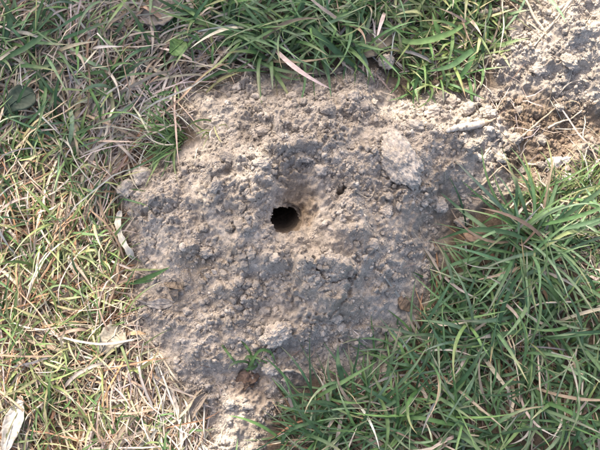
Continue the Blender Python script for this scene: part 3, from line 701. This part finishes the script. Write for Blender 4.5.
TUFTS = [
 (268,38,26,75,(50,105),(2.6,5.2),270,150,BL,'big blue-green tuft drooping onto the mound at top centre',20),
 (322,18,26,60,(45,100),(2.6,5.0),280,140,BL,'green tuft at the top edge right of the big top centre tuft',16),
 (215,20,26,50,(45,90),(2.4,4.6),290,160,['blue','green'],'green tuft at the top edge above the grey dead leaf',14),
 (372,10,16,36,(30,60),(2.4,4.6),300,150,['green','blue'],'green tuft at the top edge above the pale round clod',12),
 (455,30,32,60,(35,80),(2.8,6.0),215,90,['green','green','yellow'],'bright broad-bladed tuft left of the upper right heap',18),
 (475,4,18,40,(30,70),(2.6,5.0),210,120,GR,'bright tuft at the top edge beside the upper right heap',10),
 (418,76,18,38,(18,40),(2.0,4.0),230,150,GR,'small leafy tuft right of the pale round clod',10),
 (176,140,13,95,(28,64),(1.5,2.6),190,60,['green'],'bright green fine tuft at the upper left edge of the mound',24),
 (118,84,10,34,(35,75),(2.2,4.6),200,170,['blue','green'],'star-shaped green tuft in straw at the upper left',14),
 (28,52,26,60,(45,100),(2.6,5.0),40,160,BL,'blue-green tuft in the upper left corner',16),
 (78,18,22,36,(45,90),(2.4,4.4),250,150,BL,'blue-green tuft at the top edge near the upper left corner',10),
 (22,150,20,40,(40,80),(2.2,4.0),60,150,['green','yellow'],'green tuft at the left edge below the broad dark leaf',10),
 (64,128,20,36,(40,85),(2.0,3.8),260,140,['green','blue'],'green tuft leaning down through straw left of the mound',10),
 (95,205,22,55,(25,60),(1.4,2.8),90,170,['green','blue'],'dark green tuft left of the speckled husk',12),
 (45,245,26,55,(30,75),(1.6,3.4),120,170,YE,'sunlit yellow-green tuft at the left edge middle',12),
 (100,268,22,55,(25,55),(1.4,2.6),100,170,YE,'sunlit yellow-green tuft below the speckled husk',12),
 (30,325,26,60,(30,70),(1.6,3.2),50,170,YE,'sunlit tuft at the left edge below the middle',12),
 (85,325,22,60,(25,60),(1.6,3.0),70,170,YE,'sunlit tuft left of the pale flat leaf by the mound',12),
 (50,385,24,55,(25,60),(1.5,2.8),30,170,YE,'sunlit tuft above the pale leaf at the lower left corner',10),
 (150,440,20,55,(25,55),(1.6,3.0),60,150,['green','yellow'],'green tuft at the bottom edge left of the rolled leaf',12),
 (52,448,14,36,(20,45),(1.4,2.6),80,160,GR,'short green tuft at the bottom edge in the lower left corner',8),
 (528,248,22,120,(55,125),(2.4,5.0),190,170,BL,'large blue-green tuft spreading over the right side of the mound',30),
 (545,205,16,50,(35,75),(1.6,3.0),70,110,['green','yellow'],'upright sunlit tuft above the large right tuft',14),
 (590,195,16,42,(35,70),(1.4,2.6),120,140,YE,'thin sunlit tuft at the right edge',10),
 (470,305,22,80,(50,105),(2.2,4.4),200,140,BL,'blue-green tuft reaching left over the mound right foot',22),
 (560,310,26,70,(45,100),(2.2,4.6),230,170,BL,'blue-green tuft at the right edge below the large right tuft',16),
 (505,350,26,75,(50,105),(2.2,4.6),200,170,BL,'blue-green tuft in the middle of the lower right grass',18),
 (440,365,24,75,(45,95),(2.2,4.4),180,150,BL,'blue-green tuft below the foot of the mound on the right',18),
 (580,385,24,60,(45,95),(2.2,4.6),150,170,BL,'blue-green tuft at the right edge near the bottom',14),
 (520,420,26,75,(45,100),(2.2,4.6),120,170,BL,'blue-green tuft at the bottom edge right of centre',16),
 (455,425,24,70,(45,95),(2.2,4.6),100,170,BL,'blue-green tuft at the bottom edge beside the centre tuft',16),
 (592,440,20,46,(45,90),(2.2,4.4),130,150,BL,'blue-green tuft in the lower right corner',10),
 (338,412,20,85,(45,95),(2.2,4.2),170,175,['blue','green'],'green star-shaped tuft at the bottom of the mound',26),
 (388,415,22,75,(45,95),(2.2,4.4),120,170,['blue','green'],'green tuft at the bottom right of the star-shaped tuft',18),
 (310,445,18,50,(40,80),(2.0,3.8),130,150,['blue','green'],'green tuft at the bottom edge left of the star-shaped tuft',12),
 (252,362,7,12,(14,34),(1.8,3.4),30,170,['green','blue'],'small green sprig on the bare soil above the lower pocket',8),
 (380,352,10,10,(20,50),(1.4,2.4),100,100,['green'],'few thin blades at the lower right foot of the mound',6),
 (212,128,6,14,(14,34),(1.2,2.2),260,90,['yellow','grey'],'withered little tuft on the sunlit upper left slope',6),
]
for t in TUFTS:
    tuft(*t[:10], nind=t[10], th0=(0.25, 1.05), th1=(1.25, 2.1))

# ------------------------------------------------------------------ traced blades, twigs, stems, dead leaves
def smooth_path(pts, n=14):
    p = np.array(pts, float); m = len(p); p = np.vstack([2*p[0]-p[1], p, 2*p[-1]-p[-2]]); out = []
    for s in np.linspace(0, m-1-1e-6, n):
        i = int(s); t = s-i; a, b, c, d = p[i:i+4]
        out.append(0.5*((2*b)+(c-a)*t+(2*a-5*b+4*c-d)*t*t+(3*b-a-3*c+d)*t**3))
    return np.array(out)
def world_path(pts, n=14):                    # (px, py, height above ground in mm)
    w = []
    for (px, py, hh) in smooth_path(pts, n):
        p = at(px, py, max(hh, 0.6)/1000); w.append(p)
    return np.array(w)
ROOTS = [(np.array(o.location[:]), o) for o in col.objects if o.name.startswith('grass_tuft')]
def long_blade(pts, W, pal, label, tipc=None, seed=1):
    g = np.random.default_rng(seed+int(pts[0][0])); P = world_path(pts, 16)[None]
    C0 = pick(g, [pal], 1); C1 = pick(g, [tipc], 1) if tipc else C0*1.15
    V0, q, C = ribbon(P, profile(16, 1, g)*W/1000, C0, C1, 0.3, g.normal(0, 0.25, 1))
    ends = (P[0, 0], P[0, -1]); root = min(ROOTS, key=lambda r: min(np.linalg.norm(r[0]-e) for e in ends))[1]
    o = mesh_obj('blade', V0[0], q, M_BLADE, root, C[0]); o['label'] = label
    return o
LB = [([(527,240,30),(505,232,38),(470,230,30),(437,240,6)],5.2,'blue','long pale-edged blade arching left above the tan leaf',None),
      ([(502,240,26),(480,224,24),(460,209,14),(440,192,3)],4.6,'blue','bluish blade pointing up left onto the grey soil',None),
      ([(510,262,28),(480,258,26),(450,266,14),(428,282,3)],4.0,'blue','blade bending down left over the mound right edge',None),
      ([(500,285,30),(470,275,24),(445,290,12),(418,318,2)],3.6,'green','thin blade tip resting on the soil at the mound right foot',None),
      ([(528,262,30),(510,290,36),(500,320,30),(497,352,14)],4.6,'blue','long blade hanging straight down in the lower right grass',None),
      ([(540,250,30),(570,232,34),(604,234,20)],4.0,'yellow','sunlit blade lying across to the right edge','yellow'),
      ([(300,18,24),(322,38,30),(344,58,18),(368,76,3)],6.4,'blue','broad blade pointing down right below the top grass',None),
      ([(352,30,6),(358,48,16),(366,62,12),(368,78,4)],4.6,'blue','blade with pale withered tip crossing the broad blade','straw'),
      ([(316,24,20),(322,48,26),(328,72,14),(331,98,1.5)],5.0,'blue','blade hanging down onto the soil at top centre',None),
      ([(300,30,16),(316,48,20),(312,68,12),(290,80,2)],3.2,'green','curved blade hooking left at the soil edge',None),
      ([(216,34,18),(240,36,28),(262,50,24),(288,60,10)],4.2,'blue','pale blue-green blade lying across the top centre tuft',None),
      ([(274,20,14),(276,45,22),(268,62,16),(258,68,6)],3.4,'blue','curved blade in the top centre tuft ending near the soil',None),
      ([(184,8,18),(200,18,24),(215,28,18),(225,36,8)],5.0,'green','bright blade pointing down right at the top edge',None),
      ([(200,82,4),(222,72,12),(248,70,16),(268,72,8)],3.4,'green','blade fanning left along the mound top edge',None),
      ([(206,92,1.5),(220,80,10),(240,72,14)],3.0,'yellow','bright blade tip on the sunlit upper left slope',None),
      ([(330,34,20),(300,34,28),(282,44,22),(268,52,10)],4.2,'blue','broad arching blade in the top tuft leaning left',None),
      ([(394,38,10),(416,42,20),(448,34,26),(478,16,18)],6.6,'green','long broad blade curving across the upper right tuft',None),
      ([(484,46,12),(470,52,24),(450,66,22),(424,72,8)],6.4,'green','broad pale blade drooping left at the edge of the upper right heap',None),
      ([(478,44,12),(472,58,22),(464,72,18),(452,82,6)],6.0,'green','broad blade hanging down left of the upper right heap',None),
      ([(130,284,1.2),(142,280,4),(156,274,5),(170,267,1.5)],5.0,'green','single green blade lying on the mound left edge',None),
      ([(0,60,14),(18,52,26),(40,38,30),(52,28,16)],6.0,'blue','broad bluish blade in the upper left corner',None),
      ([(2,48,12),(10,22,24),(6,2,20)],6.2,'blue','upright bluish blade at the left edge of the upper left corner',None),
      ([(66,44,14),(86,60,24),(104,68,20),(118,72,8)],4.4,'blue','blue-green blade pointing at the star-shaped tuft',None),
      ([(68,100,12),(72,120,22),(70,140,16),(66,152,6)],5.0,'blue','bluish blade hanging in straw left of the mound',None),
      ([(112,128,10),(113,112,18),(112,98,20),(110,86,10)],4.0,'yellow','upright yellow-green stem left of the bright fine tuft',None),
      ([(22,70,6),(18,90,14),(10,112,16),(-4,130,8)],5.0,'green','green blade curving past the broad dark leaf',None),
      ([(345,400,6),(342,378,22),(338,362,26),(338,345,10)],5.2,'blue','upright broad blade rising from the star-shaped bottom tuft',None),
      ([(350,412,8),(325,402,24),(300,406,22),(276,416,4)],3.8,'blue','blade arching left from the star-shaped bottom tuft',None),
      ([(332,420,8),(306,424,24),(288,432,18),(279,452,4)],3.8,'blue','blade drooping to the bottom edge left of the star-shaped tuft',None),
      ([(392,420,10),(420,418,26),(450,424,24),(480,426,10)],4.6,'green','bright blade lying across the bottom grass',None),
      ([(385,330,2),(390,362,12),(392,390,14),(402,412,8)],2.6,'green','thin long blade at the lower right foot of the mound',None),
      ([(245,375,2),(258,352,10),(270,352,8),(276,364,2)],3.2,'green','bent blade of the small sprig touching the pale clod',None),
      ([(222,345,1.2),(230,356,4),(238,366,2)],2.8,'green','short blade lying left of the small sprig',None),
      ([(560,170,4),(555,190,22),(545,215,26),(535,235,16)],4.0,'blue','blade standing in front of the pale stones',None),
      ([(30,300,10),(60,285,20),(90,300,18),(108,318,6)],2.4,'yellow','sunlit thin blade arching at the left',None),
      ([(140,180,4),(160,172,6),(172,168,3)],0.9,'straw','thin straw across the pale clods at the left edge',None)]
for i, (pts, W, pal, lab, tc_) in enumerate(LB): long_blade(pts, W, pal, lab, tc_, seed=i)

def tube(P, rad, m, name, parent=None, k=7, colr=None):
    S = len(P); T = np.gradient(P, axis=0); T /= np.linalg.norm(T, axis=1, keepdims=True)
    sd = np.cross(T, (0, 0, 1.0)); sd /= np.linalg.norm(sd, axis=1, keepdims=True)+1e-9; nn = np.cross(sd, T)
    a = np.linspace(0, 2*math.pi, k, endpoint=False)
    rad = np.broadcast_to(np.asarray(rad, float), (S,))
    Vv = P[:, None]+(sd[:, None]*np.cos(a)[None, :, None]+nn[:, None]*np.sin(a)[None, :, None])*rad[:, None, None]
    i = np.arange(S-1)[:, None]*k; j = np.arange(k)[None]; j2 = (j+1) % k
    q = np.stack([i+j, i+j2, i+k+j2, i+k+j], -1).reshape(-1, 4)
    return mesh_obj(name, Vv.reshape(-1, 3), q, m, parent, colr)
def stick(pts, r, m, label, name='twig', cat='twig', n=16):
    P = world_path(pts, n); P += np.random.default_rng(int(pts[0][0])).normal(0, r*0.00018, P.shape)
    o = tube(P, np.linspace(1.05, 0.55, n)*r/1000, m, name)
    return tag(o, label, cat)
STK = [([(574,-2,10),(562,12,8),(549,28,4),(534,46,1.5)],1.5,M_STEM,'pale straight twig lying on the sunlit upper right heap'),
       ([(548,128,2),(560,122,4),(572,118,3),(582,110,1)],1.2,M_STEM,'short pale stick below the sunlit heap'),
       ([(518,140,2),(532,128,5),(546,116,6),(556,108,2)],1.4,M_TWIG,'brown twig leaning across the damp scrape'),
       ([(526,164,2),(540,165,5),(556,166,3)],1.3,M_STEM,'straight straw stalk above the pale stones'),
       ([(472,192,1),(486,182,3),(500,168,5),(512,164,3)],1.3,M_TWIG,'bent brown twig at the mound right edge'),
       ([(482,82,2),(474,92,5),(476,70,3)],1.0,M_TWIG,'thin twig stub beside the broad pale blade'),
       ([(480,88,1.5),(484,72,4),(488,60,2)],1.5,M_STEM,'greyish stalk leaning at the heap left foot'),
       ([(388,10,8),(398,20,12),(412,32,8)],1.0,M_STEM,'thin white stalk crossing the upper right tuft'),
       ([(478,14,8),(496,10,8),(508,7,4)],3.0,M_STEM,'thick pale stalk piece at the top of the upper right grass'),
       ([(118,368,4),(134,384,8),(146,402,7),(156,420,3)],1.5,M_STEM,'pale curved dry stem in the straw at the lower left'),
       ([(138,330,1),(158,352,3),(175,378,4),(188,392,2)],1.4,M_STEM,'long dry stem along the mound lower left edge'),
       ([(280,372,1.5),(292,370,3),(302,374,3),(309,381,1)],1.5,M_STEM,'short curved stalk lying at the mound foot'),
       ([(2,438,6),(24,420,10),(44,402,12),(60,388,6)],1.3,M_STEM,'long straight straw in the lower left corner'),
       ([(505,330,16),(512,350,24),(518,375,20),(520,402,10)],0.9,M_STEM,'thin white dead stalk hanging in the lower right grass'),
       ([(538,355,16),(540,385,24),(544,410,18),(548,430,8)],0.9,M_STEM,'thin pale dead stalk at the lower right'),
       ([(440,372,8),(428,345,14),(434,325,8)],0.9,M_STEM,'thin pale stalk rising at the mound right foot'),
       ([(572,302,20),(540,304,26),(524,315,22),(505,345,12)],1.0,M_STEM,'pale thread-like arching stalk in the right tuft'),
       ([(100,20,8),(106,40,14),(110,62,8)],1.8,M_STEM,'pink-tan thick straw at the upper left'),
       ([(30,108,6),(50,106,12),(68,92,10)],1.4,M_STEM,'curved pale straw beside the broad dark leaf'),
       ([(150,118,2),(165,112,8),(180,128,6),(176,138,2)],1.3,M_STEM,'curled yellowish stem above the bright fine tuft'),
       ([(356,192,1),(370,198,3),(376,185,2)],0.45,M_STEM,'hair-thin rootlet on the soil below the slit')]
for s in STK: stick(*s)

def dead_leaf(pts, W, c, label, curl=0.5, m=None, name='dead_leaf', cat='dead leaf', scallop=0.0, wob=0.12, roll=0.0, n=26, K=11, rib=True, blunt=0.5):
    g = np.random.default_rng(int(pts[0][0]*3+pts[0][1])); P = world_path(pts, n)
    T = np.gradient(P, axis=0); T /= np.linalg.norm(T, axis=1, keepdims=True)
    sd = np.cross(T, (0, 0, 1.0)); sd /= np.linalg.norm(sd, axis=1, keepdims=True)+1e-9; nn = np.cross(sd, T)
    t = np.linspace(0, 1, n); w = np.sin(np.pi*np.clip(t, 0.02, 0.98))**blunt*W/2000
    w = w*(1+scallop*np.sin(t*22))*(1+wob*(np.sin(t*5+g.random()*6)+0.6*np.sin(t*11+g.random()*6)+0.35*g.normal(0, 1, n)))
    u = np.linspace(-1, 1, K)
    ang = u[None]*curl*(1+0.5*np.sin(t*3+g.random()*6))[:, None]+roll
    cr = np.maximum(np.abs(curl), 0.05)
    lat = np.sin(ang-roll)/cr*w[:, None]; ver = (1-np.cos(ang-roll))/cr*w[:, None]
    la = lat*math.cos(roll)-ver*math.sin(roll); ve = lat*math.sin(roll)+ver*math.cos(roll)
    Vv = P[:, None]+sd[:, None]*la[..., None]+nn[:, None]*ve[..., None]
    Vv[..., 2] += g.normal(0, 0.0004, Vv.shape[:2])
    Vv[..., 2] = np.maximum(Vv[..., 2], ground(Vv[..., 0], Vv[..., 1])+0.0008)
    i = np.arange(n-1)[:, None]*K; j = np.arange(K-1)[None]
    q = np.stack([i+j, i+j+1, i+K+j+1, i+K+j], -1).reshape(-1, 4)
    vein = 1-0.22*(np.abs(np.sin((t[:, None]*n*0.55)+np.abs(u)[None]*2.2)) > 0.86)
    edge = 1-0.3*np.abs(u)[None]**3*(0.5+0.5*np.sin(t*9+g.random()*6))[:, None]
    cc = (np.array(c)*0.78)[None]*(g.uniform(0.75, 1.2, (n, K))*vein*edge).reshape(-1, 1)
    root = empty(name, P[n//2]); tag(root, label, cat)
    b = mesh_obj('leaf_blade', Vv.reshape(-1, 3), q, m or M_DEAD, root, cc)
    sm = b.modifiers.new('thickness', 'SOLIDIFY'); sm.thickness = 0.0006
    if rib:
        mid = Vv[:, K//2]+nn*0.0004
        tube(mid, np.linspace(0.00055, 0.0002, n), m or M_DEAD, 'midrib', root, 5, np.tile(np.array(c)*1.05, (n*5, 1)))
    return root
dead_leaf([(121,211,12),(118,223,15),(122,240,14),(134,259,5)],12,(0.5,0.45,0.37),'pale cream scalloped husk with dark spots at the mound left edge',0.9,M_HUSK,scallop=0.16,rib=False,name='seed_husk',cat='seed husk')
dead_leaf([(464,230,16),(476,236,22),(488,238,22),(502,244,14)],18,(0.34,0.235,0.165),'tan dead leaf lying among blades of the large right tuft',0.4)
dead_leaf([(400,297,1.5),(404,303,4),(410,311,2)],9,(0.34,0.235,0.15),'small tan leaf scrap at the mound right foot',0.5,rib=False)
dead_leaf([(164,283,2),(172,286,6),(183,289,8)],13,(0.27,0.215,0.16),'curled brown leaf standing up on the smooth left slope',1.1,roll=0.6)
dead_leaf([(137,300,1.2),(150,304,3),(162,304,3),(173,303,1.2)],9,(0.34,0.31,0.28),'grey flat leaf strip pressed into the left slope',0.35)
dead_leaf([(172,283,3),(174,292,6),(176,302,2)],8,(0.30,0.245,0.19),'narrow pale leaf edge beside the curled brown leaf',0.8,rib=False)
dead_leaf([(236,381,1.2),(243,377,2.5),(250,379,2),(259,375,1)],9,(0.19,0.125,0.09),'reddish brown leaf lying in the lower pocket',0.3,wob=0.1,rib=False)
dead_leaf([(243,390,1),(249,384,3),(254,387,2)],8,(0.2,0.14,0.10),'small brown leaf scrap below the reddish leaf in the pocket',0.7,wob=0.25,rib=False)
dead_leaf([(206,394,8),(199,402,14),(193,412,13),(190,422,6)],11,(0.42,0.34,0.26),'rolled pale tan leaf at the lower left edge of the mound',1.2)
dead_leaf([(138,18,12),(156,14,18),(172,8,18),(190,4,10)],24,(0.30,0.26,0.22),'large grey dead leaf at the top edge',0.3)
dead_leaf([(178,28,4),(186,22,7),(196,20,4)],18,(0.25,0.22,0.19),'grey leaf piece right of the round green leaf',0.3)
dead_leaf([(100,354,9),(106,343,14),(114,336,14),(124,330,6)],20,(0.42,0.37,0.28),'pale flat withered leaf beside the mound lower left',0.35)
dead_leaf([(4,454,12),(11,430,17),(17,412,17),(21,396,10)],13,(0.60,0.55,0.47),'whitish long leaf in the lower left corner',0.4)
dead_leaf([(24,452,4),(26,438,8),(24,424,4)],9,(0.55,0.48,0.42),'narrow whitish leaf beside the one in the lower left corner',0.5,rib=False)
dead_leaf([(428,28,6),(436,34,10),(448,30,10),(460,26,5)],13,(0.42,0.34,0.25),'tan dead leaf under the upper right tuft',0.4)
dead_leaf([(352,52,4),(366,48,9),(380,40,10),(396,34,4)],19,(0.27,0.235,0.18),'greyish brown leaf lying above the pale round clod',0.3)
dead_leaf([(295,54,4),(310,70,5),(325,72,4),(345,68,2)],13,(0.24,0.21,0.18),'flat grey leaf strip at the foot of the top grass',0.3)
dead_leaf([(555,430-10,4),(575,412,10),(592,404,6)],10,(0.38,0.26,0.17),'brown dead blade in the lower right corner grass',0.5,rib=False)
dead_leaf([(372,330,1.2),(380,340,2),(384,352,1.2)],14,(0.42,0.37,0.28),'pale tan flake lying on the bare lower right foot',0.2,rib=False)
def green_leaf(pts, W, c, label): return dead_leaf(pts, W, c, label, 0.3, M_BLADE, 'broad_leaf', 'leaf', 0, 0.05)
green_leaf([(4,114,22),(12,104,30),(22,98,30),(34,92,22)],26,(0.055,0.085,0.055),'broad dark green leaf at the left edge')
green_leaf([(38,66,8),(46,70,14),(54,74,8)],16,(0.07,0.11,0.075),'dull green leaf in the upper left grass')
green_leaf([(64,70,6),(74,66,12),(86,62,6)],14,(0.06,0.09,0.065),'dark leaf left of the star-shaped tuft')
green_leaf([(170,53,28),(177,47,34),(184,41,28)],15,(0.13,0.23,0.07),'small round bright green leaf near the top left')
green_leaf([(168,12,8),(172,20,14),(176,30,8)],9,(0.08,0.16,0.05),'upright green leaf left of the round leaf')
green_leaf([(414,80,3),(418,74,7),(426,72,4)],13,(0.11,0.19,0.055),'small broad leaf in the leafy tuft by the pale round clod')
green_leaf([(444,82,3),(452,88,6),(462,92,2)],9,(0.13,0.20,0.06),'bright leaf tip at the edge of the damp scrape')

# whitish segmented pod
P = world_path([(447,131,5),(458,128,6),(470,126,6),(480,124,5.5),(487,122,5)], 40)
pr = empty('seed_pod', P[20]); tag(pr, 'whitish segmented dry pod lying on clods between the two heaps', 'seed pod')
t = np.linspace(0, 1, 40)
tube(P, 0.0040*np.clip(np.sin(np.pi*(t*0.9+0.06)), 0.05, 1)**0.55*(1+0.05*np.sin(t*44)+0.06*np.sin(t*17+1)+0.05*np.sin(t*71)), M_POD, 'pod_body', pr, 14)
P2 = world_path([(485,122.5,5),(491,121,5),(496,118,4)], 8); tube(P2, np.linspace(0.0024, 0.0008, 8), M_TWIG, 'pod_tip', pr, 8)

# ------------------------------------------------------------------ unseen shade caster added beyond the top left, leaves laid out along sun rays
LIT = [PL(p, z) for p, z in [([(-60,150),(40,138),(70,200),(112,235),(126,300),(120,330),(160,350),(150,400),(200,420),(190,500),(-60,500)],0.01),
        ([(174,112),(222,90),(268,106),(286,150),(270,180),(272,198),(300,214),(330,216),(330,254),(292,264),(256,244),(228,244),(204,210),(184,160)],0.045),
        ([(380,92),(415,40),(450,10),(465,-60),(700,-80),(700,260),(600,270),(555,235),(535,205),(490,180),(470,145),(425,122)],0.035),
        ([(165,85),(200,80),(210,100),(170,105)],0.01),([(218,400),(245,395),(250,460),(215,460)],0.01)]]
g = np.random.default_rng(99)
n = 64000
X = g.uniform(-1.1, 1.1, n); Y = g.uniform(-0.9, 0.9, n)
ld = np.max([sdf(X, Y, p) for p in LIT], axis=0)
inside = (np.abs(X) < 0.36) & (np.abs(Y) < 0.30)
pat = fbm(X, Y, 3.2, 3, 123)
keep = np.where(inside, ld < -0.014, (pat < 0.06) & (ld < -0.01))
keep |= inside & (ld > -0.014) & (g.random(n) < np.where(sdf(X, Y, LIT[1]) > -0.02, 0.2, 0.015))
keep &= g.random(n) < np.where(inside, 0.95, 0.5)*np.exp(-(np.hypot(X, Y)/0.95)**4)
X, Y = X[keep], Y[keep]; n = len(X)
Zt = g.uniform(1.9, 3.3, n)
ctr = np.stack([X, Y, np.full(n, 0.02)], 1)+SUN*Zt[:, None]
ln = g.uniform(0.030, 0.050, n); wd = ln*g.uniform(0.5, 0.7, n)
d1 = g.normal(0, 1, (n, 3)); d1 /= np.linalg.norm(d1, axis=1, keepdims=True)
d2 = np.cross(d1, g.normal(0, 1, (n, 3))); d2 /= np.linalg.norm(d2, axis=1, keepdims=True)
d3 = np.cross(d1, d2)
LV = np.stack([ctr-d1*ln[:, None]/2, ctr-d2*wd[:, None]/2+d3*0.004, ctr+d1*ln[:, None]/2, ctr+d2*wd[:, None]/2+d3*0.004], 1)
LF = np.arange(n*4).reshape(n, 4)
ctr_c = ctr.mean(0)
base = np.array((ctr_c[0]-0.35, ctr_c[1]+0.55, 0.0)); base[2] = float(ground(base[0], base[1]))-0.05
added_shade_tree = tag(empty('added_shade_tree', base), 'leafy crown and trunk added beyond the upper left to shade the mound', 'added_shade_tree')
lc = np.repeat(np.array(PAL['blue'])[g.integers(0, 4, n)]*0.8, 4, 0)
o = mesh_obj('crown', LV.reshape(-1, 3), LF, M_TREE, added_shade_tree, lc); o['kind'] = 'stuff'
fork = np.array((base[0]+0.08, base[1]-0.12, 1.15))
tp = smooth_path([base, base+np.array((0.03, -0.02, 0.5)), fork, fork+np.array((0.06, -0.12, 0.35))], 18)
tube(tp, np.linspace(0.055, 0.030, 18), M_BARK, 'trunk', added_shade_tree, 12)
for k in range(9):
    tgt = ctr[g.integers(0, n)]; st = tp[9+k]; mid = (st+tgt)/2+np.array((0, 0, 0.12))+g.normal(0, 0.06, 3)
    lp = smooth_path([st, mid, tgt], 12); tube(lp, np.linspace(0.016, 0.004, 12), M_BARK, 'limb', added_shade_tree, 8)

scene.render.engine = 'CYCLES'
scene.cycles.max_bounces = 6; scene.cycles.diffuse_bounces = 3; scene.cycles.transparent_max_bounces = 4
